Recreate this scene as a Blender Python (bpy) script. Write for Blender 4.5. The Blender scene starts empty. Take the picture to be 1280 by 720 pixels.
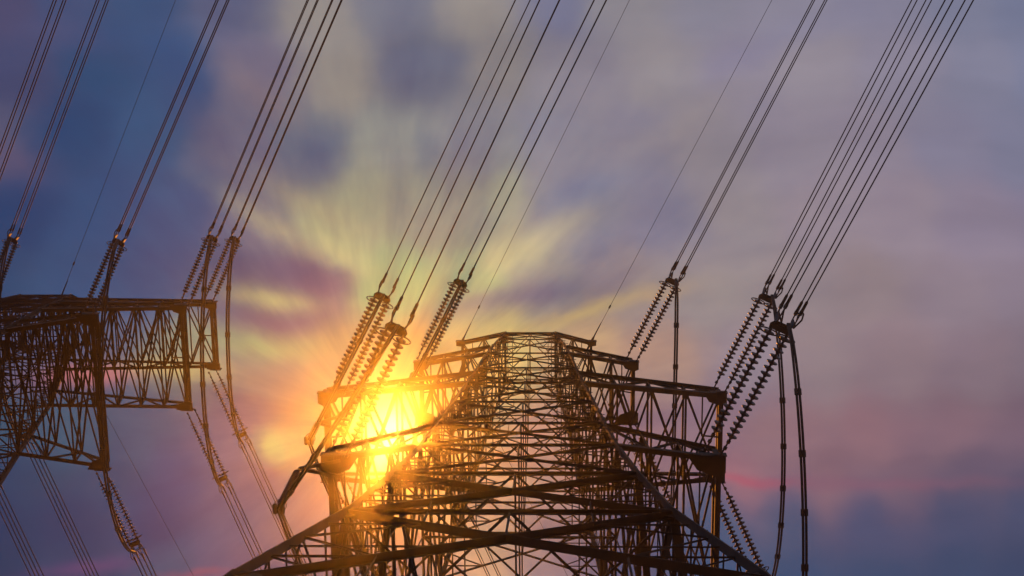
import bpy, math, random
from mathutils import Vector, Matrix
random.seed(11)
R = math.radians
scene = bpy.context.scene
col = scene.collection

# ------------------------------------------------------------------ camera
F = 1800.0                                   # focal length in photo pixels (50 mm lens)
ZEN = (695.0, -60.0)                         # where the zenith falls in the picture
vz = Vector((ZEN[0]-640, 360-ZEN[1], -F)).normalized()
a11, a12, b1 = vz.y, vz.z, -vz.x
a21, a22 = F, -140.0
det = a11*a22-a12*a21
yy, zz = (b1*a22)/det, (-a21*b1)/det
vx = Vector((1, yy, zz)).normalized()
vy = vz.cross(vx)
ROT = Matrix((vx, vy, vz))                   # world = ROT @ camera
def raydir(px, py): return (ROT @ Vector((px-640, 360-py, -F))).normalized()
r0 = raydir(662, 462)
CAM = Vector((0, 0, 60)) - r0/r0.z*58.3
cd = bpy.data.cameras.new('camera'); cam = bpy.data.objects.new('camera', cd); col.objects.link(cam)
cam.matrix_world = Matrix.Translation(CAM) @ ROT.to_4x4()
cd.sensor_width = 36; cd.lens = F/1280*36
cd.clip_start = .1; cd.clip_end = 20000
scene.camera = cam

# ------------------------------------------------------------------ light
SUN_PX = (488, 548)
sd = raydir(*SUN_PX)
SUN_EL = math.asin(sd.z); SUN_AZ = math.atan2(sd.x, sd.y)
sl = bpy.data.lights.new('sun', 'SUN'); sl.energy = 3.4; sl.angle = R(.5); sl.color = (1, .29, .018)
so = bpy.data.objects.new('sun', sl); col.objects.link(so)
so.rotation_mode = 'QUATERNION'; so.rotation_quaternion = sd.to_track_quat('Z', 'Y')
so.location = (0, 0, 90)

scene.view_settings.view_transform = 'Standard'
scene.view_settings.look = 'None'
scene.view_settings.exposure = 0
scene.view_settings.gamma = 1
scene.render.engine = 'CYCLES'
cy = scene.cycles
cy.use_denoising = True
cy.max_bounces = 4; cy.volume_bounces = 0; cy.diffuse_bounces = 2; cy.glossy_bounces = 2
cy.caustics_reflective = False; cy.caustics_refractive = False

def lin(c):
    c = c/255
    return c/12.92 if c <= .04045 else ((c+.055)/1.055)**2.4

# ------------------------------------------------------------------ sky
# clouds are a field of directions: coordinates are degrees-like units measured round the sun's part of the sky
ROWS = {
 0: '4e4869 485076 3e5078 5f5f7d 968c87 767382 968c87 787691 918a91 8c8796 8c8698 878298 7d7e96 767a96',
 90: '48486c 344a73 3e507a 76697d 988c84 6c697d 8c8282 8e848e 948a8e 8e8494 928894 8c8496 828096 7a7c96',
 180: '5c5670 28426c 42547d 76697d 706c7d 968e87 8c8287 8c8291 8a8091 94888e 928692 8e8292 847e94 7e7c94',
 270: '243e68 324c76 54567a 8c7680 b6a482 b09c84 b2a084 82788e 877c8e 988a8e 968690 92828e 8c7e90 867a92',
 360: '3c4a70 425078 4c5678 706473 7c6c76 e1c67c d2b67c a88c82 a58c87 9e888c 98828a 967e86 907a8a 8a768a',
 450: '645a73 6c6076 a08770 b4946f dcb472 f0c86e e6be74 d2a878 af8c7d 967d8c 947a84 927682 8a7080 826c7e',
 540: '424664 484e69 5c5a70 857074 c8a06e ebb95f e6b074 b88a78 967078 966e7d 966c78 946976 886474 7a5c70',
 600: '263a5f 2c4264 42506e 76666e 967c70 d2965a d29a72 b48478 8c6973 9b6473 8c6270 7d5c70 6e566e 62506a',
 650: '0e305a 1c365c 3c4666 6c646e 8c7870 d29a68 d09a74 a07c78 645a73 565673 545470 545270 50506e 4c4e6c',
 725: '1e3258 3c3c5f 504c68 6a5e6c 7d6a6a b48870 c8987a 8c7078 555470 4c5272 464e6e 444c6c 424a6a 404868'}
SKY = []
for y_, line in ROWS.items():
    for i_, hx in enumerate(line.split()):
        SKY.append((min(i_*100, 1285)+(25 if y_ in (90, 270, 450, 600) else -10), y_, int(hx[:2], 16), int(hx[2:4], 16), int(hx[4:], 16)))
SKY = [(a, b, c+1, d+5, e) if a > 850 and 330 < b < 610 else (a, b, c, d, e) for a, b, c, d, e in SKY]
SKY = [(a, b, c-6, d+6, e) if a < 260 and b > 500 else (a, b, c, d, e) for a, b, c, d, e in SKY]
SKY += [(-150,100,60,66,100),(-150,400,60,66,105),(-150,650,20,46,86),(1450,200,118,120,146),(1450,620,84,80,108),(200,-130,70,84,122),(640,-130,130,124,138),(1050,-130,128,126,148),(200,860,40,52,88),(640,860,90,84,108),(1100,860,60,66,98)]
GLOW_SCALE = 1.0
world = bpy.data.worlds.new('World'); scene.world = world; world.use_nodes = True
nt = world.node_tree; nt.nodes.clear(); N = nt.nodes; L = nt.links
def nd(t, **k):
    n = N.new(t)
    for a, v in k.items(): setattr(n, a, v)
    return n
def put(sock, v):
    if isinstance(v, bpy.types.NodeSocket): L.new(v, sock)
    else: sock.default_value = v
def M(op, a, b=None, c=None, clamp=False):
    n = nd('ShaderNodeMath', operation=op); n.use_clamp = clamp
    put(n.inputs[0], a)
    if b is not None: put(n.inputs[1], b)
    if c is not None: put(n.inputs[2], c)
    return n.outputs[0]
def V(op, a, b=None, c=None):
    n = nd('ShaderNodeVectorMath', operation=op)
    put(n.inputs[0], a)
    if b is not None: put(n.inputs[1], b)
    if c is not None: put(n.inputs[2], c)
    return n.outputs['Value'] if op in ('DOT_PRODUCT', 'DISTANCE', 'LENGTH') else n.outputs['Vector']
tc = nd('ShaderNodeTexCoord').outputs['Generated']
dirn = V('NORMALIZE', tc)
ex, ey, ez = ROT @ Vector((1, 0, 0)), ROT @ Vector((0, -1, 0)), ROT @ Vector((0, 0, -1))
du = V('DOT_PRODUCT', dirn, tuple(ex)); dv = V('DOT_PRODUCT', dirn, tuple(ey)); dw = V('DOT_PRODUCT', dirn, tuple(ez))
dw = M('MAXIMUM', dw, .12)
u = M('MULTIPLY', M('DIVIDE', du, dw), F/100); v = M('MULTIPLY', M('DIVIDE', dv, dw), F/100)
cmb = nd('ShaderNodeCombineXYZ'); put(cmb.inputs[0], u); put(cmb.inputs[1], v); uv = cmb.outputs[0]
# slow warp + drawn-out streaks
def noise(vec, scale, detail=3, rough=.5):
    n = nd('ShaderNodeTexNoise'); put(n.inputs['Vector'], vec); n.inputs['Scale'].default_value = scale
    n.inputs['Detail'].default_value = detail; n.inputs['Roughness'].default_value = rough
    return n
w1 = noise(uv, .75, 3, .55).outputs['Color']
w2 = noise(uv, 2.2, 4, .55).outputs['Color']
wv2 = V('MULTIPLY', V('SUBTRACT', w2, (.5, .5, .5)), (.34, .16, 0))
wv = V('MULTIPLY', V('SUBTRACT', w1, (.5, .5, .5)), (.9, .6, 0))
warped = V('ADD', uv, wv)
warped2 = V('ADD', uv, V('ADD', wv2, V('MULTIPLY', wv, (.4, .4, 0))))
HAZE_D, HAZE_G = .00068, .973
def air(px, py):
    """red light the haze itself adds in this direction (so that the cloud behind it is not counted twice)"""
    c = raydir(px, py).dot(sd); g = HAZE_G
    return HAZE_D*62*3.4*(1-g*g)/(4*math.pi)/(1+g*g-2*g*c)**1.5
def behind_air(px, py, rgb):
    a = air(px, py)*(.25 if 530 < px < 830 and py > 410 else 1.0)   # the pylon's own shade thins the lit haze here
    return tuple(max(lin(v)-a*k, lin(v)*w) for v, k, w in zip(rgb, (1, .28, .02), (.3, .45, .7)))
acc = None; wacc = None
for (x, y, r, g, b) in SKY:
    p = ((x-640)/100, (y-360)/100, 0)
    d = V('DISTANCE', warped, p)
    w = M('POWER', M('MULTIPLY_ADD', d, d, .16), -2.6)
    wc = behind_air(x, y, (r, g, b))
    n = nd('ShaderNodeVectorMath', operation='SCALE'); n.inputs[0].default_value = wc; put(n.inputs['Scale'], w)
    acc = n.outputs[0] if acc is None else V('ADD', acc, n.outputs[0])
    wacc = w if wacc is None else M('ADD', wacc, w)
n = nd('ShaderNodeVectorMath', operation='SCALE'); put(n.inputs[0], acc); put(n.inputs['Scale'], M('DIVIDE', 1.0, wacc))
cloud = n.outputs[0]
# single drawn-out clouds: (x, y, tilt, half length, half width, r, g, b, cover)
STREAKS = [(725,392,-17,95,11,224,182,112,.75),(825,366,-14,45,9,196,158,124,.5),(345,374,8,54,15,226,190,124,.95),(340,434,5,74,17,222,180,112,.9),(350,290,32,75,15,206,180,134,.7),(425,318,38,55,16,228,198,134,.7),
 (365,338,10,58,13,96,94,112,.6),(345,402,5,62,14,116,102,110,.7),(645,372,-12,95,16,146,116,128,.75),(625,322,-12,52,20,212,184,130,.7),
 (695,288,-25,70,26,200,176,134,.5),(725,240,-20,75,22,118,114,144,.55),(455,430,0,60,24,236,196,108,.5),(350,553,20,26,18,255,226,120,1.0),
 (940,602,3,46,6,176,80,98,.7),(1100,604,1,160,8,140,92,110,.5),(250,718,-2,44,5,160,86,92,.7),(105,712,-8,62,10,118,74,112,.7),(405,190,10,34,22,84,86,118,.6),(535,195,80,34,18,110,106,126,.5),
 (395,262,28,95,16,192,168,128,.55),(440,312,30,90,20,210,184,126,.5),(215,462,5,60,13,222,184,108,.85),(110,470,-5,62,15,206,118,112,.85),
 (520,70,85,70,22,104,102,124,.4),(15,200,20,50,22,108,84,112,.4),(60,40,15,90,22,84,78,114,.5),(330,120,40,60,18,140,118,122,.5),
 (300,205,45,70,20,118,104,126,.5),(790,440,-5,70,18,196,150,122,.5),(860,150,-30,110,24,160,146,142,.35),(960,60,-25,90,20,134,128,158,.35),(470,240,60,70,20,176,160,130,.4)]
for (x, y, an, a_, b_, r_, g_, bl, cov) in STREAKS:
    q = V('SUBTRACT', warped2 if 'warped2' in globals() else warped, ((x-640)/100, (y-360)/100, 0)); ca, sa = math.cos(R(an)), math.sin(R(an))
    qa = V('DOT_PRODUCT', q, (ca*100/a_, sa*100/a_, 0)); qb = V('DOT_PRODUCT', q, (-sa*100/b_, ca*100/b_, 0))
    e_ = M('MULTIPLY', M('EXPONENT', M('MULTIPLY', M('ADD', M('MULTIPLY', qa, qa), M('MULTIPLY', qb, qb)), -1.0)), cov)
    mx = nd('ShaderNodeMix', data_type='VECTOR'); put(mx.inputs['Factor'], e_); put(mx.inputs[4], cloud); put(mx.inputs[5], behind_air(x, y, (r_, g_, bl)))
    cloud = mx.outputs[1]
# streaks, stretched along the wind
mp = nd('ShaderNodeMapping'); put(mp.inputs['Vector'], warped); mp.inputs['Rotation'].default_value = (0, 0, R(12)); mp.inputs['Scale'].default_value = (.35, 1.5, 1)
s1 = noise(mp.outputs[0], .7, 3, .5).outputs['Fac']
fac = M('MULTIPLY_ADD', M('SUBTRACT', s1, .5), .5, .93)
n = nd('ShaderNodeVectorMath', operation='SCALE'); put(n.inputs[0], cloud); put(n.inputs['Scale'], fac)
cloud = n.outputs[0]
# wisps drawn out away from the sun by the long exposure of the clouds
SU, SV = (SUN_PX[0]-640)/100, (SUN_PX[1]-360)/100
ru = M('SUBTRACT', u, SU-.2); rv = M('SUBTRACT', v, SV-.2)
th = M('ARCTAN2', rv, ru); rad = M('SQRT', M('ADD', M('MULTIPLY', ru, ru), M('MULTIPLY', rv, rv)))
def radial(k_ang, k_rad, det, seed):
    c = nd('ShaderNodeCombineXYZ'); put(c.inputs[0], M('MULTIPLY', M('COSINE', th), k_ang)); put(c.inputs[1], M('MULTIPLY', M('SINE', th), k_ang))
    put(c.inputs[2], M('MULTIPLY_ADD', rad, k_rad, seed)); return noise(c.outputs[0], 1.0, det, .6).outputs['Fac']
wis = M('ADD', M('SUBTRACT', radial(3.2, .45, 4, 3.1), .5), M('MULTIPLY', M('SUBTRACT', radial(9, .7, 3, 9.7), .5), .45))
near_ = M('EXPONENT', M('MULTIPLY', M('POWER', M('DIVIDE', rad, 4.6), 2.0), -1.0))
wa = M('MULTIPLY', wis, M('MULTIPLY_ADD', M('MULTIPLY', near_, M('SMOOTH_MIN', M('MULTIPLY', rad, .5), 1.0, .3)), 1.8, .14))
n = nd('ShaderNodeVectorMath', operation='MULTIPLY'); put(n.inputs[0], cloud)
c3 = nd('ShaderNodeCombineXYZ')
for i_, k_ in enumerate((1.05, 1.0, .45)): put(c3.inputs[i_], M('MAXIMUM', M('MULTIPLY_ADD', wa, k_, 1.02), .25))
put(n.inputs[1], c3.outputs[0]); cloud = n.outputs[0]
# the sun's own brightness through thin cloud
cs = V('DOT_PRODUCT', dirn, tuple(sd))
ang = M('MULTIPLY', M('ARCCOSINE', M('MINIMUM', cs, .999999)), F/100)       # about 1 per 100 photo pixels
g1 = M('EXPONENT', M('MULTIPLY', M('POWER', M('DIVIDE', ang, .3), 2.0), -1.0))
n = nd('ShaderNodeVectorMath', operation='SCALE'); n.inputs[0].default_value = (1.3, .95, .5); put(n.inputs['Scale'], g1)
glow = n.outputs[0]
sky = nd('ShaderNodeTexSky', sky_type='NISHITA'); sky.sun_disc = False; sky.sun_elevation = SUN_EL; sky.sun_rotation = SUN_AZ
n = nd('ShaderNodeVectorMath', operation='SCALE'); put(n.inputs[0], sky.outputs[0]); n.inputs['Scale'].default_value = .02
skyb = n.outputs[0]
tot = V('ADD', V('ADD', V('SCALE', cloud) if False else cloud, glow), (0, 0, 0))
# scale: the background runs at strength 0.1
n = nd('ShaderNodeVectorMath', operation='SCALE'); put(n.inputs[0], tot); n.inputs['Scale'].default_value = 10.0
tot = V('ADD', n.outputs[0], skyb)
bg = nd('ShaderNodeBackground'); put(bg.inputs['Color'], tot); bg.inputs['Strength'].default_value = .1
out = nd('ShaderNodeOutputWorld'); L.new(bg.outputs[0], out.inputs['Surface'])
world.cycles.sampling_method = 'MANUAL'; world.cycles.sample_map_resolution = 512

# ------------------------------------------------------------------ materials
def mat(name, base, rough=.55, metal=0, var=.25, scale=3.0, tint=None):
    m = bpy.data.materials.new(name); m.use_nodes = True
    t = m.node_tree; p = t.nodes['Principled BSDF']
    tcn = t.nodes.new('ShaderNodeTexCoord'); nz = t.nodes.new('ShaderNodeTexNoise'); nz.inputs['Scale'].default_value = scale
    nz.inputs['Detail'].default_value = 6
    t.links.new(tcn.outputs['Object'], nz.inputs['Vector'])
    rp = t.nodes.new('ShaderNodeValToRGB'); e = rp.color_ramp.elements
    e[0].position = .35; e[1].position = .65
    e[0].color = tuple(c*(1-var) for c in base)+(1,)
    t2 = tint or base
    e[1].color = tuple(c*(1+var) for c in t2)+(1,)
    t.links.new(nz.outputs['Fac'], rp.inputs[0]); t.links.new(rp.outputs[0], p.inputs['Base Color'])
    p.inputs['Roughness'].default_value = rough; p.inputs['Metallic'].default_value = metal
    bp = t.nodes.new('ShaderNodeBump'); bp.inputs['Strength'].default_value = .15; bp.inputs['Distance'].default_value = .01
    t.links.new(nz.outputs['Fac'], bp.inputs['Height']); t.links.new(bp.outputs[0], p.inputs['Normal'])
    return m
STEEL = mat('weathered_galvanised_steel', (.055, .056, .058), .8, 0, .3, 1.2, (.062, .054, .046))
HARD = mat('forged_steel_fitting', (.06, .058, .055), .6, .2)
GLAZE = mat('brown_glazed_porcelain', (.05, .035, .03), .5, 0, .2)
ALU = mat('weathered_aluminium_strand', (.045, .045, .048), .7, .1, .15, 8)
CONC = mat('cast_concrete', (.32, .31, .29), .9, 0, .15, 2)
GRASS = mat('dry_meadow_soil', (.06, .07, .03), .95, 0, .5, .25, (.11, .09, .05))

# ------------------------------------------------------------------ mesh helpers
class MB:
    def __init__(s): s.v = []; s.f = []
    def angle(s, a, b, w, t=None, up=None, flip=1):
        """steel angle section (an L) from a to b"""
        a = Vector(a); b = Vector(b); d = b-a
        if d.length < 1e-4: return
        d.normalize(); t = t or max(.012, w*.13)
        up = Vector(up) if up is not None else Vector((0, 0, 1))
        if abs(d.dot(up.normalized())) > .97: up = Vector((0, 1, 0))
        x = d.cross(up).normalized(); y = x.cross(d).normalized(); x = x*flip
        j = random.uniform(-.006, .006)
        prof = [(0, 0), (w, 0), (w, t), (t, t), (t, w), (0, w)]
        c = w*.3
        n = len(s.v)
        for e in (a, b):
            for (p, q) in prof: s.v.append(e + x*(p-c+j) + y*(q-c+j*.7))
        for i in range(6):
            k = (i+1) % 6
            q = (n+i, n+k, n+6+k, n+6+i)
            s.f.append(q if flip > 0 else q[::-1])
        c0 = tuple(n+i for i in range(5, -1, -1)); c1 = tuple(n+6+i for i in range(6))
        s.f.append(c0 if flip > 0 else c0[::-1]); s.f.append(c1 if flip > 0 else c1[::-1])
    def tube(s, pts, r, seg=8, closed=False):
        pts = [Vector(p) for p in pts]; n0 = len(s.v); m = len(pts)
        rr = r if isinstance(r, (list, tuple)) else [r]*m
        for i, p in enumerate(pts):
            if closed: d = pts[(i+1) % m]-pts[i-1]
            else: d = pts[min(i+1, m-1)]-pts[max(i-1, 0)]
            d.normalize(); up = Vector((0, 0, 1)) if abs(d.z) < .9 else Vector((0, 1, 0))
            x = d.cross(up).normalized(); y = x.cross(d)
            for k in range(seg):
                a = 2*math.pi*k/seg; s.v.append(p + x*math.cos(a)*rr[i] + y*math.sin(a)*rr[i])
        for i in range(m if closed else m-1):
            j = (i+1) % m
            for k in range(seg):
                l = (k+1) % seg
                s.f.append((n0+i*seg+k, n0+i*seg+l, n0+j*seg+l, n0+j*seg+k))
        if not closed:
            s.f.append(tuple(n0+k for k in range(seg-1, -1, -1))); s.f.append(tuple(n0+(m-1)*seg+k for k in range(seg)))
    def lathe(s, o, d, prof, seg=14):
        """prof: (along, radius) pairs about axis d from o"""
        d = Vector(d).normalized(); s.tube([Vector(o)+d*a for a, r in prof], [max(r, .0005) for a, r in prof], seg)
    def plate(s, pts, th):
        """flat polygon plate with thickness th"""
        pts = [Vector(p) for p in pts]; nrm = (pts[1]-pts[0]).cross(pts[2]-pts[0]).normalized()*th/2; n = len(s.v); m = len(pts)
        for p in pts: s.v.append(p+nrm)
        for p in pts: s.v.append(p-nrm)
        s.f.append(tuple(range(n, n+m))); s.f.append(tuple(range(n+2*m-1, n+m-1, -1)))
        for i in range(m):
            k = (i+1) % m; s.f.append((n+i, n+m+i, n+m+k, n+k))
    def box(s, c, sx, sy, sz):
        c = Vector(c); s.plate([c+Vector((-sx, -sy, 0))/2, c+Vector((sx, -sy, 0))/2, c+Vector((sx, sy, 0))/2, c+Vector((-sx, sy, 0))/2], sz)
    def build(s, name, m, parent=None, smooth=False):
        me = bpy.data.meshes.new(name); me.from_pydata([tuple(v) for v in s.v], [], s.f); me.materials.append(m); me.update()
        if smooth:
            for p in me.polygons: p.use_smooth = True
        o = bpy.data.objects.new(name, me); col.objects.link(o)
        if parent: o.parent = parent
        return o
def tag(o, label=None, cat=None, group=None, kind=None):
    for k, x in (('label', label), ('category', cat), ('group', group), ('kind', kind)):
        if x: o[k] = x
    return o
def empty(name, loc=(0, 0, 0)):
    o = bpy.data.objects.new(name, None); o.location = loc; o.empty_display_size = .3; col.objects.link(o); return o
def copy_tree(o, parent=None):
    c = o.copy(); col.objects.link(c); c.parent = parent
    for ch in list(o.children): copy_tree(ch, c)
    return c
def lerp(a, b, t): return a+(b-a)*t

# ------------------------------------------------------------------ ground and haze
g = MB(); S = 2500; NG = 40
for i in range(NG+1):
    for j in range(NG+1):
        x, y = (i/NG*2-1), (j/NG*2-1); x = math.copysign(abs(x)**1.7, x)*S; y = math.copysign(abs(y)**1.7, y)*S
        r = math.hypot(x, y)
        g.v.append(Vector((x, y, 0 if r < 60 else -.6*math.sin(x*.011)*math.sin(y*.013)*min(1, (r-60)/200)-.0)))
for i in range(NG):
    for j in range(NG):
        n0 = i*(NG+1)+j; g.f.append((n0, n0+NG+1, n0+NG+2, n0+1))
tag(g.build('ground', GRASS), kind='structure')

hz = MB(); hz.box((0, 0, 30.9), 5400, 5400, 66)
hm = bpy.data.materials.new('evening_haze'); hm.use_nodes = True; t = hm.node_tree; t.nodes.clear()
pv = t.nodes.new('ShaderNodeVolumePrincipled'); om = t.nodes.new('ShaderNodeOutputMaterial')
pv.inputs['Color'].default_value = (.95, .93, .9, 1); pv.inputs['Density'].default_value = HAZE_D; pv.inputs['Anisotropy'].default_value = HAZE_G
t.links.new(pv.outputs[0], om.inputs['Volume'])
ho = hz.build('haze', hm); tag(ho, kind='stuff')

# ------------------------------------------------------------------ tower
SX = Vector((1, 0, 0))
def make_tower(name, origin, prof, levels, arms, label, ground_panels=2):
    """prof: [(z, half width)]; levels: panel heights; arms: dicts. Built in local coordinates about the tower axis."""
    root = empty(name, origin); tag(root, label, 'power pylon', 'lattice power pylons')
    def h(z):
        for (z0, h0), (z1, h1) in zip(prof, prof[1:]):
            if z <= z1: return lerp(h0, h1, (z-z0)/(z1-z0))
        return prof[-1][1]
    def P(sx, sy, z): return Vector((sx*h(z), sy*h(z), z))
    top = levels[-1]
    wid = lambda z: lerp(.38, .09, min(1, z/top))
    # legs
    for sx in (-1, 1):
        for sy in (-1, 1):
            mb = MB()
            for z0, z1 in zip(levels, levels[1:]):
                w = wid((z0+z1)/2)
                mb.angle(P(sx, sy, z0), P(sx, sy, z1), w, w*.14, up=(0, sy, 0), flip=sx)
                c = P(sx, sy, z1); k = w*1.5      # splice and gusset plates on both flanges
                if z1 < top:
                    mb.plate([c+Vector((0, sy*.012, -k)), c+Vector((-sx*k*1.5, sy*.012, -k*.3)), c+Vector((-sx*k*1.5, sy*.012, k*.3)), c+Vector((0, sy*.012, k))], .014)
                    mb.plate([c+Vector((sx*.012, 0, -k)), c+Vector((sx*.012, -sy*k*1.5, -k*.3)), c+Vector((sx*.012, -sy*k*1.5, k*.3)), c+Vector((sx*.012, 0, k))], .014)
            if (sx, sy) in ((1, -1), (-1, 1)):       # step bolts up one edge
                zb = 3.0
                while zb < top-.5:
                    c = P(sx, sy, zb)+Vector((-sx*.03, 0, 0)); mb.tube([c, c+Vector((0, sy*.17, 0))], .011, 5); zb += .42
                    c = P(sx, sy, zb); mb.tube([c, c+Vector((sx*.17, 0, 0))], .011, 5); zb += .42
            leg = mb.build('leg', STEEL, root)
            f = MB(); f.box(P(sx, sy, .25), 1.3, 1.3, .7); f.build('footing', CONC, leg)
    # face bracing
    for fi in range(4):
        mb = MB()
        def Q(t, z):      # t in -1..1 across this face
            hh = h(z)
            return {0: Vector((t*hh, -hh, z)), 1: Vector((t*hh, hh, z)), 2: Vector((-hh, t*hh, z)), 3: Vector((hh, t*hh, z))}[fi]
        nrm = {0: (0, -1, 0), 1: (0, 1, 0), 2: (-1, 0, 0), 3: (1, 0, 0)}[fi]
        for z0, z1 in zip(levels, levels[1:]):
            A, B, C_, D = Q(-1, z0), Q(1, z0), Q(-1, z1), Q(1, z1)
            wb = wid(z0)*(.46 if z0 > 35 else .52); wr = max(.035, wb*.36)
            h0, h1 = h(z0), h(z1); tc_ = h0/(h0+h1); zc = lerp(z0, z1, tc_); X = Q(0, zc)
            for s_, (a, b) in enumerate(((A, D), (B, C_))): mb.angle(a, b, wb, up=nrm, flip=1 if s_ else -1)
            if 25 < z0 < 36: # paired angles on the main diagonals
                o_ = Vector(nrm)*(wb*.75)
                for a, b in ((A, D), (B, C_)): mb.angle(a-o_, b-o_, wb*.8, up=nrm)
            mb.angle(C_, D, wb*(.85 if z1 > 32 else .4), up=nrm)
            # redundant members
            for s_ in (-1, 1):
                bot, tp = Q(s_, z0), Q(s_, z1)
                lm = Q(s_, zc)
                mlo = bot.lerp(X, .5); mhi = tp.lerp(X, .5)
                l1 = bot.lerp(tp, tc_*.5); l2 = bot.lerp(tp, tc_+(1-tc_)*.5)
                mb.angle(lm, mlo, wr, up=nrm); mb.angle(lm, mhi, wr, up=nrm)
                mb.angle(l1, mlo, wr, up=nrm)
                mb.angle(l2, mhi, wr, up=nrm)
                if z1-z0 > 3.2:
                    hm_ = C_.lerp(D, .5+s_*.25)
                    mb.angle(mhi, hm_, wr, up=nrm)
                    mb.angle(l1, bot.lerp(X, .25), wr*.8, up=nrm); mb.angle(l1.lerp(lm, .5), bot.lerp(X, .75), wr*.8, up=nrm)
                    if z0 > 0: mb.angle(mlo, A.lerp(B, .5+s_*.25), wr, up=nrm)
            mb.angle(X, C_.lerp(D, .5), wr, up=nrm)
        mb.build('face_bracing', STEEL, root)
    # plan bracing
    for z in levels[1:-1]:
        mb = MB(); w = wid(z)*.34
        m = [Q_ for Q_ in (Vector((0, -h(z), z)), Vector((h(z), 0, z)), Vector((0, h(z), z)), Vector((-h(z), 0, z)))]
        for i in range(4): mb.angle(m[i], m[(i+1) % 4], w)
        if z > 35 or z < 5:
            mb.angle(m[0]+Vector((0, 0, .03)), m[2]+Vector((0, 0, .03)), w*.8); mb.angle(m[1]-Vector((0, 0, .03)), m[3]-Vector((0, 0, .03)), w)
        for sx in (-1, 1):
            for sy in (-1, 1):
                q = Vector((sx*h(z)/2, sy*h(z)/2, z)); mb.angle(P(sx, sy, z), q, w*.8)
        if z > 35:
            for q_ in (-.7, .7):
                mb.angle(Vector((q_*h(z), -h(z), z-.05)), Vector((q_*h(z), h(z), z-.05)), w*.75)
        mb.build('plan_bracing', STEEL, root)
    # cross-arms
    for A in arms:
        z = A['z']
        for side in A.get('sides', (-1, 1)):
            tipx = A['tip'][0 if side < 0 else 1]; yt = A['w']; ht = A['ht']; hb = A['hb']; n = A['n']
            x0 = h(z); yb = h(z); w = A.get('m', .13)
            mb = MB(); lat = MB()
            def pt(t, sy, up):
                xb = h(z+hb) if up else x0
                ybb = h(z+hb) if up else yb
                return Vector((side*lerp(xb, tipx, t), sy*lerp(ybb, yt, t), z+(lerp(hb, ht, t) if up else 0)))
            for sy in (-1, 1):
                mb.angle(pt(0, sy, 0), pt(1, sy, 0), w*1.15, up=(0, 0, 1), flip=side*sy)
                mb.angle(pt(0, sy, 1), pt(1, sy, 1), w, up=(0, 0, -1), flip=side*sy)
                mb.angle(pt(1, sy, 0), pt(1, sy, 1), w*1.2)
                if A.get('doubled', False):
                    mb.angle(pt(0, sy, 0)+Vector((0, -sy*.13, .0)), pt(1, sy, 0)+Vector((0, -sy*.13, 0)), w*.7)
            for up in (0, 1):
                mb.angle(pt(1, -1, up), pt(1, 1, up), w*1.15)
            for sy in (-1, 1):      # end beams carried a little past the corner
                mb.angle(pt(1, sy, 0)+Vector((-side*.15, 0, -.02)), pt(1, sy, 0)+Vector((side*.16, 0, -.02)), w*1.4)
            wl = w*.5
            for i in range(n):
                t0, t1, tm = i/n, (i+1)/n, (i+.5)/n
                for sy in (-1, 1):
                    if i % 2: a, b = pt(t0, sy, 0), pt(t1, sy, 1)
                    else: a, b = pt(t0, sy, 1), pt(t1, sy, 0)
                    lat.angle(a, b, wl, up=(0, sy, 0))
                    lat.angle(pt(t1, sy, 0), pt(t1, sy, 1), wl*.9, up=(0, sy, 0))
                for up in (0, 1):
                    # plan face: X panels with struts
                    a, b, c, d = pt(t0, -1, up), pt(t0, 1, up), pt(t1, -1, up), pt(t1, 1, up)
                    if i < n: lat.angle(c, d, wl*(1.2 if i == n-1 else 1), up=(0, 0, 1))
                    lat.angle(a, d, wl, up=(0, 0, 1)); lat.angle(b, c, wl, up=(0, 0, -1))
                    if up == 0 and i == n-1:   # sub-panel near the tip
                        mid = (a+d)/2; lat.angle(mid, (c+d)/2, wl*.8); lat.angle(mid, (a+c)/2, wl*.7)
            # end frame, laced
            k = max(2, int(yt*2/.8))
            for i in range(k):
                ya, yc = lerp(-1, 1, i/k), lerp(-1, 1, (i+1)/k)
                e = lambda s_, up: pt(1, -1, up).lerp(pt(1, 1, up), (s_+1)/2)
                lat.angle(e(ya, 0), e(yc, 1), wl*.8, up=(1, 0, 0)); lat.angle(e(ya, 1), e(yc, 0), wl*.8, up=(1, 0, 0)); lat.angle(e(yc, 0), e(yc, 1), wl*.7, up=(1, 0, 0))
            arm = mb.build('crossarm', STEEL, root); lat.build('lacing', STEEL, arm)
            for sy in (-1, 1):
                gp = A.get('gusset', (.35, .3))[0 if sy < 0 else 1]
                if gp:
                    c = pt(1, sy, 0); q = MB()
                    q.plate([c+Vector((side*.24, sy*.05, -.04)), c+Vector((side*.24, -sy*gp*.75, -.04)), c+Vector((side*.05, -sy*gp, -.04)), c+Vector((-side*gp*1.0, -sy*gp*.6, -.04)), c+Vector((-side*gp*1.5, sy*.08, -.04)), c+Vector((side*.12, sy*.14, -.04))][::1], .03)
                    q.plate([c+Vector((side*.1, sy*.10, -.12)), c+Vector((side*.26, sy*.10, -.12)), c+Vector((side*.26, sy*.10, .16)), c+Vector((-side*gp, sy*.10, .2)), c+Vector((-side*gp*.8, sy*.10, -.1))], .03)
                    q.build('gusset_plate', STEEL, arm)
    return root, h

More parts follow.
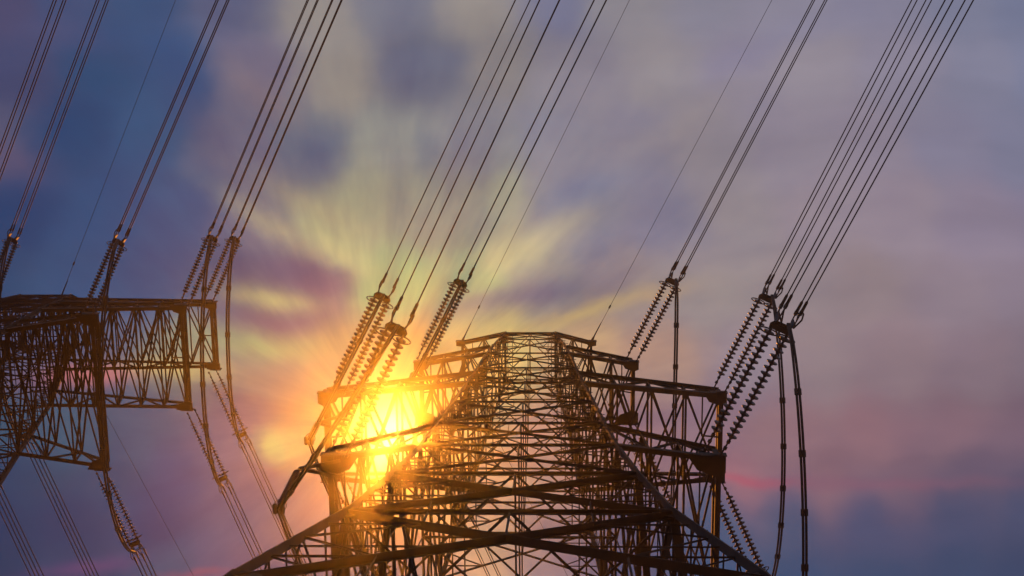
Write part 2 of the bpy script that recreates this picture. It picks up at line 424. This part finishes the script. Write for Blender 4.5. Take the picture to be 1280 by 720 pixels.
MAIN_PROF = [(0, 9.3), (28, 5.2), (34.6, 3.9), (41, 3.0), (52, 2.0), (58.5, 1.5), (62, 1.05)]
MAIN_ARMS = [
 dict(z=61.6, tip=(2.95, 2.6), w=.7, ht=.25, hb=.5, n=2, m=.09, gusset=(.12, .12)),
 dict(z=56.7, tip=(4.3, 4.15), w=1.2, ht=.5, hb=1.3, n=3, m=.13, gusset=(.3, .5)),
 dict(z=51.3, tip=(7.25, 7.0), w=1.6, ht=.55, hb=1.6, n=4, m=.15, gusset=(.4, .4)),
 dict(z=42.2, tip=(5.65, 5.9), w=2.5, ht=.7, hb=2.4, n=3, m=.14, gusset=(.6, .5))]
main, hmain = make_tower('power_pylon', (0, 0, 0), MAIN_PROF,
    [0, 11, 20.5, 27.7, 34.3, 38.6, 42.2, 45, 48.1, 51.3, 53.9, 56.7, 60, 61.6, 62.1], MAIN_ARMS,
    'large tapering steel lattice pylon in the centre, glowing orange beside the sun')
LX, LY = -19.5, -2.75
LEFT_PROF = [(0, 10), (28, 4.4), (40, 2.9), (47.8, 2.2), (52.6, 1.8), (55.7, 1.3), (59, .9)]
LEFT_ARMS = [
 dict(z=57.3, tip=(1.6, 1.6), w=.8, ht=.25, hb=.4, n=1, m=.08, gusset=(.12, .12)),
 dict(z=55.3, tip=(6.9, 7.3), w=1.25, ht=.5, hb=1.0, n=6, m=.105, gusset=(.2, .2)),
 dict(z=52.2, tip=(7.2, 6.95), w=1.9, ht=.5, hb=1.3, n=6, m=.11, gusset=(.25, .25)),
 dict(z=47.9, tip=(6.0, 5.1), w=2.65, ht=.55, hb=1.6, n=3, m=.12, gusset=(.35, .35))]
left, hleft = make_tower('power_pylon', (LX, LY, 0), LEFT_PROF,
    [0, 11, 20.5, 28.2, 34.6, 38.5, 41.8, 45, 47.9, 50, 52.2, 53.8, 55.3, 56.3, 57.3, 57.8], LEFT_ARMS,
    'dark dense lattice pylon cut off by the left edge of the photo')

# ------------------------------------------------------------------ insulators
def make_set(L_str=2.95, link=.55, discs=18, quad=True):
    """tension set along local +X: two strings, yoke, clamps, arcing rings"""
    root = empty('insulator_set')
    for sy in (-1, 1):
        mb = MB(); y = sy*.21
        x = link
        prof = []
        pitch = L_str/discs
        mb.tube([(link-.05, y, 0), (link+L_str+.08, y, 0)], .03, 8)
        for i in range(discs):
            o = Vector((link+pitch*(i+.2), y, 0))
            mb.lathe(o, (1, 0, 0), [(0, .035), (.01, .05), (.05, .055), (.055, .12), (.075, .14), (.085, .14), (.082, .06), (.11, .035)], 12)
        st = mb.build('insulator_string', GLAZE, root, True)
        lk = MB()
        lk.tube([(.0, y*.9, 0), (link, y, 0)], .024, 8)
        for q in (.06, link*.55, link-.06): lk.lathe((q-.05, y, 0), (1, 0, 0), [(0, .02), (.01, .05), (.09, .05), (.1, .02)], 8)
        lk.build('link_rod', HARD, st)
    xe = link+L_str+.08
    q = MB()
    q.plate([(xe-.03, -.27, 0), (xe+.08, -.29, 0), (xe+.2, -.2, 0), (xe+.2, .2, 0), (xe+.08, .29, 0), (xe-.03, .27, 0)], .03)
    for sy in (-1, 1):     # vertical divider plates
        q.plate([(xe+.1, sy*.2, .0), (xe+.28, sy*.2, .22), (xe+.36, sy*.2, .2), (xe+.36, sy*.2, -.2), (xe+.28, sy*.2, -.22)], .025)
    q.tube([(xe+.12, -.2, 0), (xe+.12, .2, 0)], .03, 8)
    q.build('yoke_plate', HARD, root)
    for sy in (-1, 1):
        r = MB(); pts = []
        for k in range(20):
            a = 2*math.pi*k/20
            pts.append((xe-.12+.02*math.cos(a), sy*.22+.23*math.cos(a), .23*math.sin(a)))
        r.tube(pts, .02, 6, True); r.tube([(xe-.12, sy*.21, .19), (xe+.04, sy*.21, 0), (xe-.12, sy*.21, -.19)], .012, 6)
        r.build('arcing_ring', HARD, root)
        for sz in (-1, 1):
            c = MB(); x0 = xe+.3; ex_ = .0 if sz > 0 else .14
            c.tube([(x0, sy*.2, sz*.19), (x0+.16+ex_, sy*.2, sz*.2)], .018, 8)
            c.lathe((x0+.14+ex_, sy*.2, sz*.2), (1, 0, 0), [(0, .025), (.02, .045), (.1, .05), (.14, .04), (.36, .036), (.4, .02)], 10)
            # jumper palm with a looped tail
            pl = [(x0+.26+ex_, sy*.2, sz*.2), (x0+.24+ex_, sy*.24, sz*.2-.1), (x0+.12+ex_, sy*.24, sz*.2-.22), (x0+.0, sy*.16, -.42)]
            c.tube(pl, .022, 8)
            c.build('strain_clamp', HARD, root, True)
    return root
SET0 = make_set(); used = [False]
SET_END = .55+2.95+.08+.3+.5      # where the conductors leave the clamps
def orient(az, e, rear):
    d = Vector((math.sin(az)*math.cos(e), (1 if rear else -1)*math.cos(az)*math.cos(e), -math.sin(e)))
    y = Vector((0, 0, 1)).cross(d).normalized(); z = d.cross(y)
    return Matrix((d, y, z)).transposed(), d
def place_set(P, az, e, rear, label, s=1.0):
    o = SET0 if not used[0] else copy_tree(SET0); used[0] = True
    m, d = orient(az, e, rear)
    o.matrix_world = Matrix.Translation(P) @ m.to_4x4() @ Matrix.Diagonal((s, s, s, 1))
    tag(o, label, 'insulator', 'tension insulator sets on the pylons')
    return o, m, d

def spacer_mb(mb, c, m, r=.2, ez=0):
    pts = [Vector((0, a*r, b*(r+ez))) for a, b in ((-1, -1), (1, -1), (1, 1), (-1, 1))]
    w = [c+m@p for p in pts]
    for i in range(4): mb.tube([w[i], w[(i+1) % 4]], .016, 6)
    for q in w: mb.tube([q-m@Vector((.05, 0, 0)), q+m@Vector((.05, 0, 0))], .034, 8)
def bundle(P, m, d, label, s=1.0, r=.015, length=250, ez=0):
    """four parallel conductors leaving a set, each a sagging curve, joined by spacers"""
    root = empty('conductor_bundle', P); tag(root, label, 'power line', 'conductor bundles between pylons')
    hd = Vector((d.x, d.y, 0)).normalized(); slope = d.z/math.hypot(d.x, d.y)
    def dz(x): return slope*x - slope*x*x/length
    for sy in (-1, 1):
        for sz in (-1, 1):
            st = m@Vector((SET_END*s+(0 if sz > 0 else .1), sy*.2*s, sz*.2*s)); pts = []
            for i in range(49):
                x = length*(i/48)**1.6
                pts.append(st+hd*x+Vector((0, 0, dz(x)+sz*ez*min(1, x/7))))
            mb = MB(); mb.tube(pts, r, 7); mb.build('conductor', ALU, root, True)
    k = 34
    mm = Matrix((hd, Vector((0, 0, 1)).cross(hd), Vector((0, 0, 1)))).transposed()
    while k < length: 
        sp = MB(); spacer_mb(sp, m@Vector((SET_END*s, 0, 0))+hd*k+Vector((0, 0, dz(k))), mm, .2*s, ez); k += 42
        sp.build('spacer', HARD, root)
    return root
def jumper(Pn, mn, dn, Pr, mr, dr, sag, out_x, label, s=1.0, mid=None, side=1):
    """twin jumper loop below the arm tip from the near clamps to the far clamps"""
    a = Pn+mn@Vector(((SET_END-.45)*s, 0, -.42*s)); b = Pr+mr@Vector(((SET_END-.45)*s, 0, -.42*s))
    root = empty('jumper_loop', a); tag(root, label, 'jumper cable', 'jumper loops under the crossarms')
    def path(t):
        if mid is None:
            p = a.lerp(b, t); k = 4*t*(1-t)
            k2 = k**.75
            return p+Vector((out_x*k, 0, -sag*k2))
        # through a support
        if t < .5: p0, p1, tt = a, mid, t*2
        else: p0, p1, tt = mid, b, t*2-1
        k = 4*tt*(1-tt)
        return p0.lerp(p1, tt)+Vector((out_x*k, 0, -sag*k))
    n = 40
    for s_ in (-1, 1):
        mb = MB(); pts = [path(i/n)+Vector((s_*.042*min(1, 6*min(i/n, 1-i/n)+.6), 0, 0))-a for i in range(n+1)]
        mb.tube(pts, .036, 8); mb.build('conductor', ALU, root, True)
    L_ = sum((path((i+1)/n)-path(i/n)).length for i in range(n)); k = max(3, int(L_/1.7))
    for i in range(1, k):
        sp = MB(); c = path(i/k)-a; sp.tube([c+Vector((-.07, 0, 0)), c+Vector((.07, 0, 0))], .03, 6)
        for s_ in (-1, 1):
            d_ = (path(i/k+.01)-path(i/k-.01)).normalized()*.09; q = c+Vector((s_*.045, 0, 0)); sp.tube([q-d_, q+d_], .055, 8)
        sp.build('spacer', HARD, root)
def jumper_support(P, L_, label, arm_from=None):
    root = empty('jumper_support', P); tag(root, label, 'insulator', 'hanging jumper supports on the left crossarm tips')
    mb = MB(); n = int((L_-.6)/.115)
    mb.tube([(0, 0, -.3), (0, 0, -L_+.3)], .045, 8)
    for i in range(n): mb.lathe((0, 0, -.34-i*.115), (0, 0, -1), [(0, .05), (.03, .11), (.045, .11), (.075, .05)], 12)
    mb.build('insulator_string', GLAZE, root, True)
    q = MB(); q.tube([(0, 0, .02), (0, 0, -.32)], .03, 8); q.lathe((0, 0, -L_+.34), (0, 0, -1), [(0, .04), (.02, .08), (.1, .08), (.12, .04)], 10)
    q.build('link_rod', HARD, root)
    c = MB(); c.tube([(-.14, 0, -L_+.1), (.14, 0, -L_+.1)], .03, 8)
    for s_ in (-1, 1):
        c.lathe((s_*.1, -.16, -L_), (0, 1, 0), [(0, .03), (.04, .075), (.28, .075), (.32, .03)], 10)
    pts = [(.17*math.cos(a), .17*math.sin(a), -L_+.28) for a in [2*math.pi*k/18 for k in range(18)]]
    c.tube(pts, .014, 6, True)
    c.build('clamp', HARD, root, True)
    if arm_from is not None:
        d = MB(); A_ = arm_from-P
        d.angle(A_+Vector((0, -.25, .02)), (0, 0, 0), .1); d.angle(A_+Vector((0, .25, .02)), (0, 0, 0), .1); d.build('outrigger', STEEL, root)
    return P+Vector((0, 0, -L_))

NEAR_AZ, REAR_AZ = R(26.4), R(24.5); EN, ER = R(4.5), R(7)
def circuit(ox, oy, z, tip, w, side, where, who, s=1.0, rear=True, near=True, jump=True, support=None, sag=2.6, outx=.5, naz=NEAR_AZ, raz=REAR_AZ, rb=.019, ez=0):
    Pn = Vector((ox+side*(tip+.02), oy-w-.12, z-.05)); Pr = Vector((ox+side*(tip+.02), oy+w+.12, z-.05))
    mn, dn = orient(naz, EN, False); mr, dr = orient(raz, ER, True)
    if near:
        place_set(Pn, naz, EN, False, f'ribbed insulator pair rising from the front of the {where} of {who}', s)
        bundle(Pn, mn, dn, f'four black wires climbing overhead from the {where} of {who}', s, rb, ez=ez)
    if rear:
        place_set(Pr, raz, ER, True, f'ribbed insulator pair running down behind the {where} of {who}', s)
        bundle(Pr, mr, dr, f'four thin wires running down and away behind the {where} of {who}', s, rb)
    if jump:
        mid = None
        if support:
            ln, dx, dy = support
            base = Vector((ox+side*(tip+dx), oy+dy, z-.12))
            mid = jumper_support(base, ln, f'short ribbed insulator hanging below the {where} of {who}', Vector((ox+side*(tip-.05), oy+dy, z-.08)))
        jumper(Pn, mn, dn, Pr, mr, dr, sag if not support else .9, outx, f'slack jumper cable looping under the {where} of {who}', s, mid, side)

CE = 'the central pylon'; LE = 'the left-edge pylon'
circuit(0, 0, 56.7, 4.05, 1.2, 1, 'upper right arm', CE, sag=3.0, outx=-.2, naz=R(25.5))
circuit(0, 0, 51.3, 6.9, 1.6, 1, 'widest right arm', CE, s=1.06, sag=4.2, outx=-.1, naz=R(24.2), ez=.13)
circuit(0, 0, 42.2, 5.7, 2.5, 1, 'lowest right arm', CE, s=1.2, sag=4.4, outx=-.05, naz=R(25), ez=.13)
circuit(0, 0, 56.7, 4.2, 1.2, -1, 'upper left arm', CE, support=(1.6, .35, -.9), outx=0)
circuit(0, 0, 51.3, 6.75, 1.6, -1, 'widest left arm', CE, s=1.1, support=(2.0, .75, -.6), outx=0, naz=R(26.2))
circuit(0, 0, 42.2, 5.35, 2.5, -1, 'lowest left arm', CE, s=1.2, support=(3.2, 1.2, -2.2), outx=0, naz=R(25.6))
LN = R(26); LR = R(23.5)
circuit(LX, LY, 55.3, 7.2, 1.25, 1, 'upper right arm', LE, s=.76, outx=.1, naz=LN, raz=LR, sag=2.2)
circuit(LX, LY, 52.2, 7.1, 1.9, 1, 'middle right arm', LE, s=.76, outx=.1, naz=LN, raz=LR, sag=2.6)
circuit(LX, LY, 47.9, 5.0, 2.65, 1, 'lowest right arm', LE, s=.76, outx=.1, naz=R(27.3), raz=LR, sag=3.0)
circuit(LX, LY, 55.3, 1.3, 1.25, -1, 'mid body', LE, s=.76, outx=.1, naz=LN, raz=LR, sag=2.2)
circuit(LX, LY, 52.2, 1.55, 1.9, -1, 'middle left arm', LE, s=.76, outx=.1, naz=LN, raz=LR, sag=2.6)

# earth wires
def earth_wire(P, az, label, r=.009):
    root = empty('earth_wire', P); tag(root, label, 'earth wire', 'thin earth wires above the pylons')
    for rear in (False, True):
        m, d = orient(az, R(3.5), rear); hd = Vector((d.x, d.y, 0)).normalized(); sl_ = d.z/math.hypot(d.x, d.y); pts = []
        off = Vector((0, (1.2 if rear else 0), 0))
        for i in range(41):
            x = 250*(i/40)**1.6; pts.append(off+hd*x+Vector((0, 0, sl_*x-sl_*x*x/250)))
        mb = MB(); mb.tube(pts, r, 6); mb.build('wire', ALU, root, True)
        c = MB(); c.lathe(off, hd, [(0, .02), (.05, .05), (.2, .05), (.3, .03), (.9, .022), (1.0, .012)], 8)
        c.build('strain_clamp', HARD, root, True); c = MB()
        for q in (1.7,): c.lathe(off+hd*q+Vector((0, 0, sl_*q)), hd, [(0, .01), (.03, .035), (.15, .035), (.18, .01)], 8)
        c.build('vibration_damper', HARD, root, True)
earth_wire(Vector((2.62, -.72, 61.7)), R(26.4), 'thin earth wire rising from the top right tip of the central pylon')
earth_wire(Vector((-2.97, -.72, 61.7)), R(26.0), 'thin earth wire rising from the top left tip of the central pylon')
earth_wire(Vector((LX+.6, LY-.82, 57.5)), R(25.5), 'thin faint earth wire rising from the top arm of the left-edge pylon')
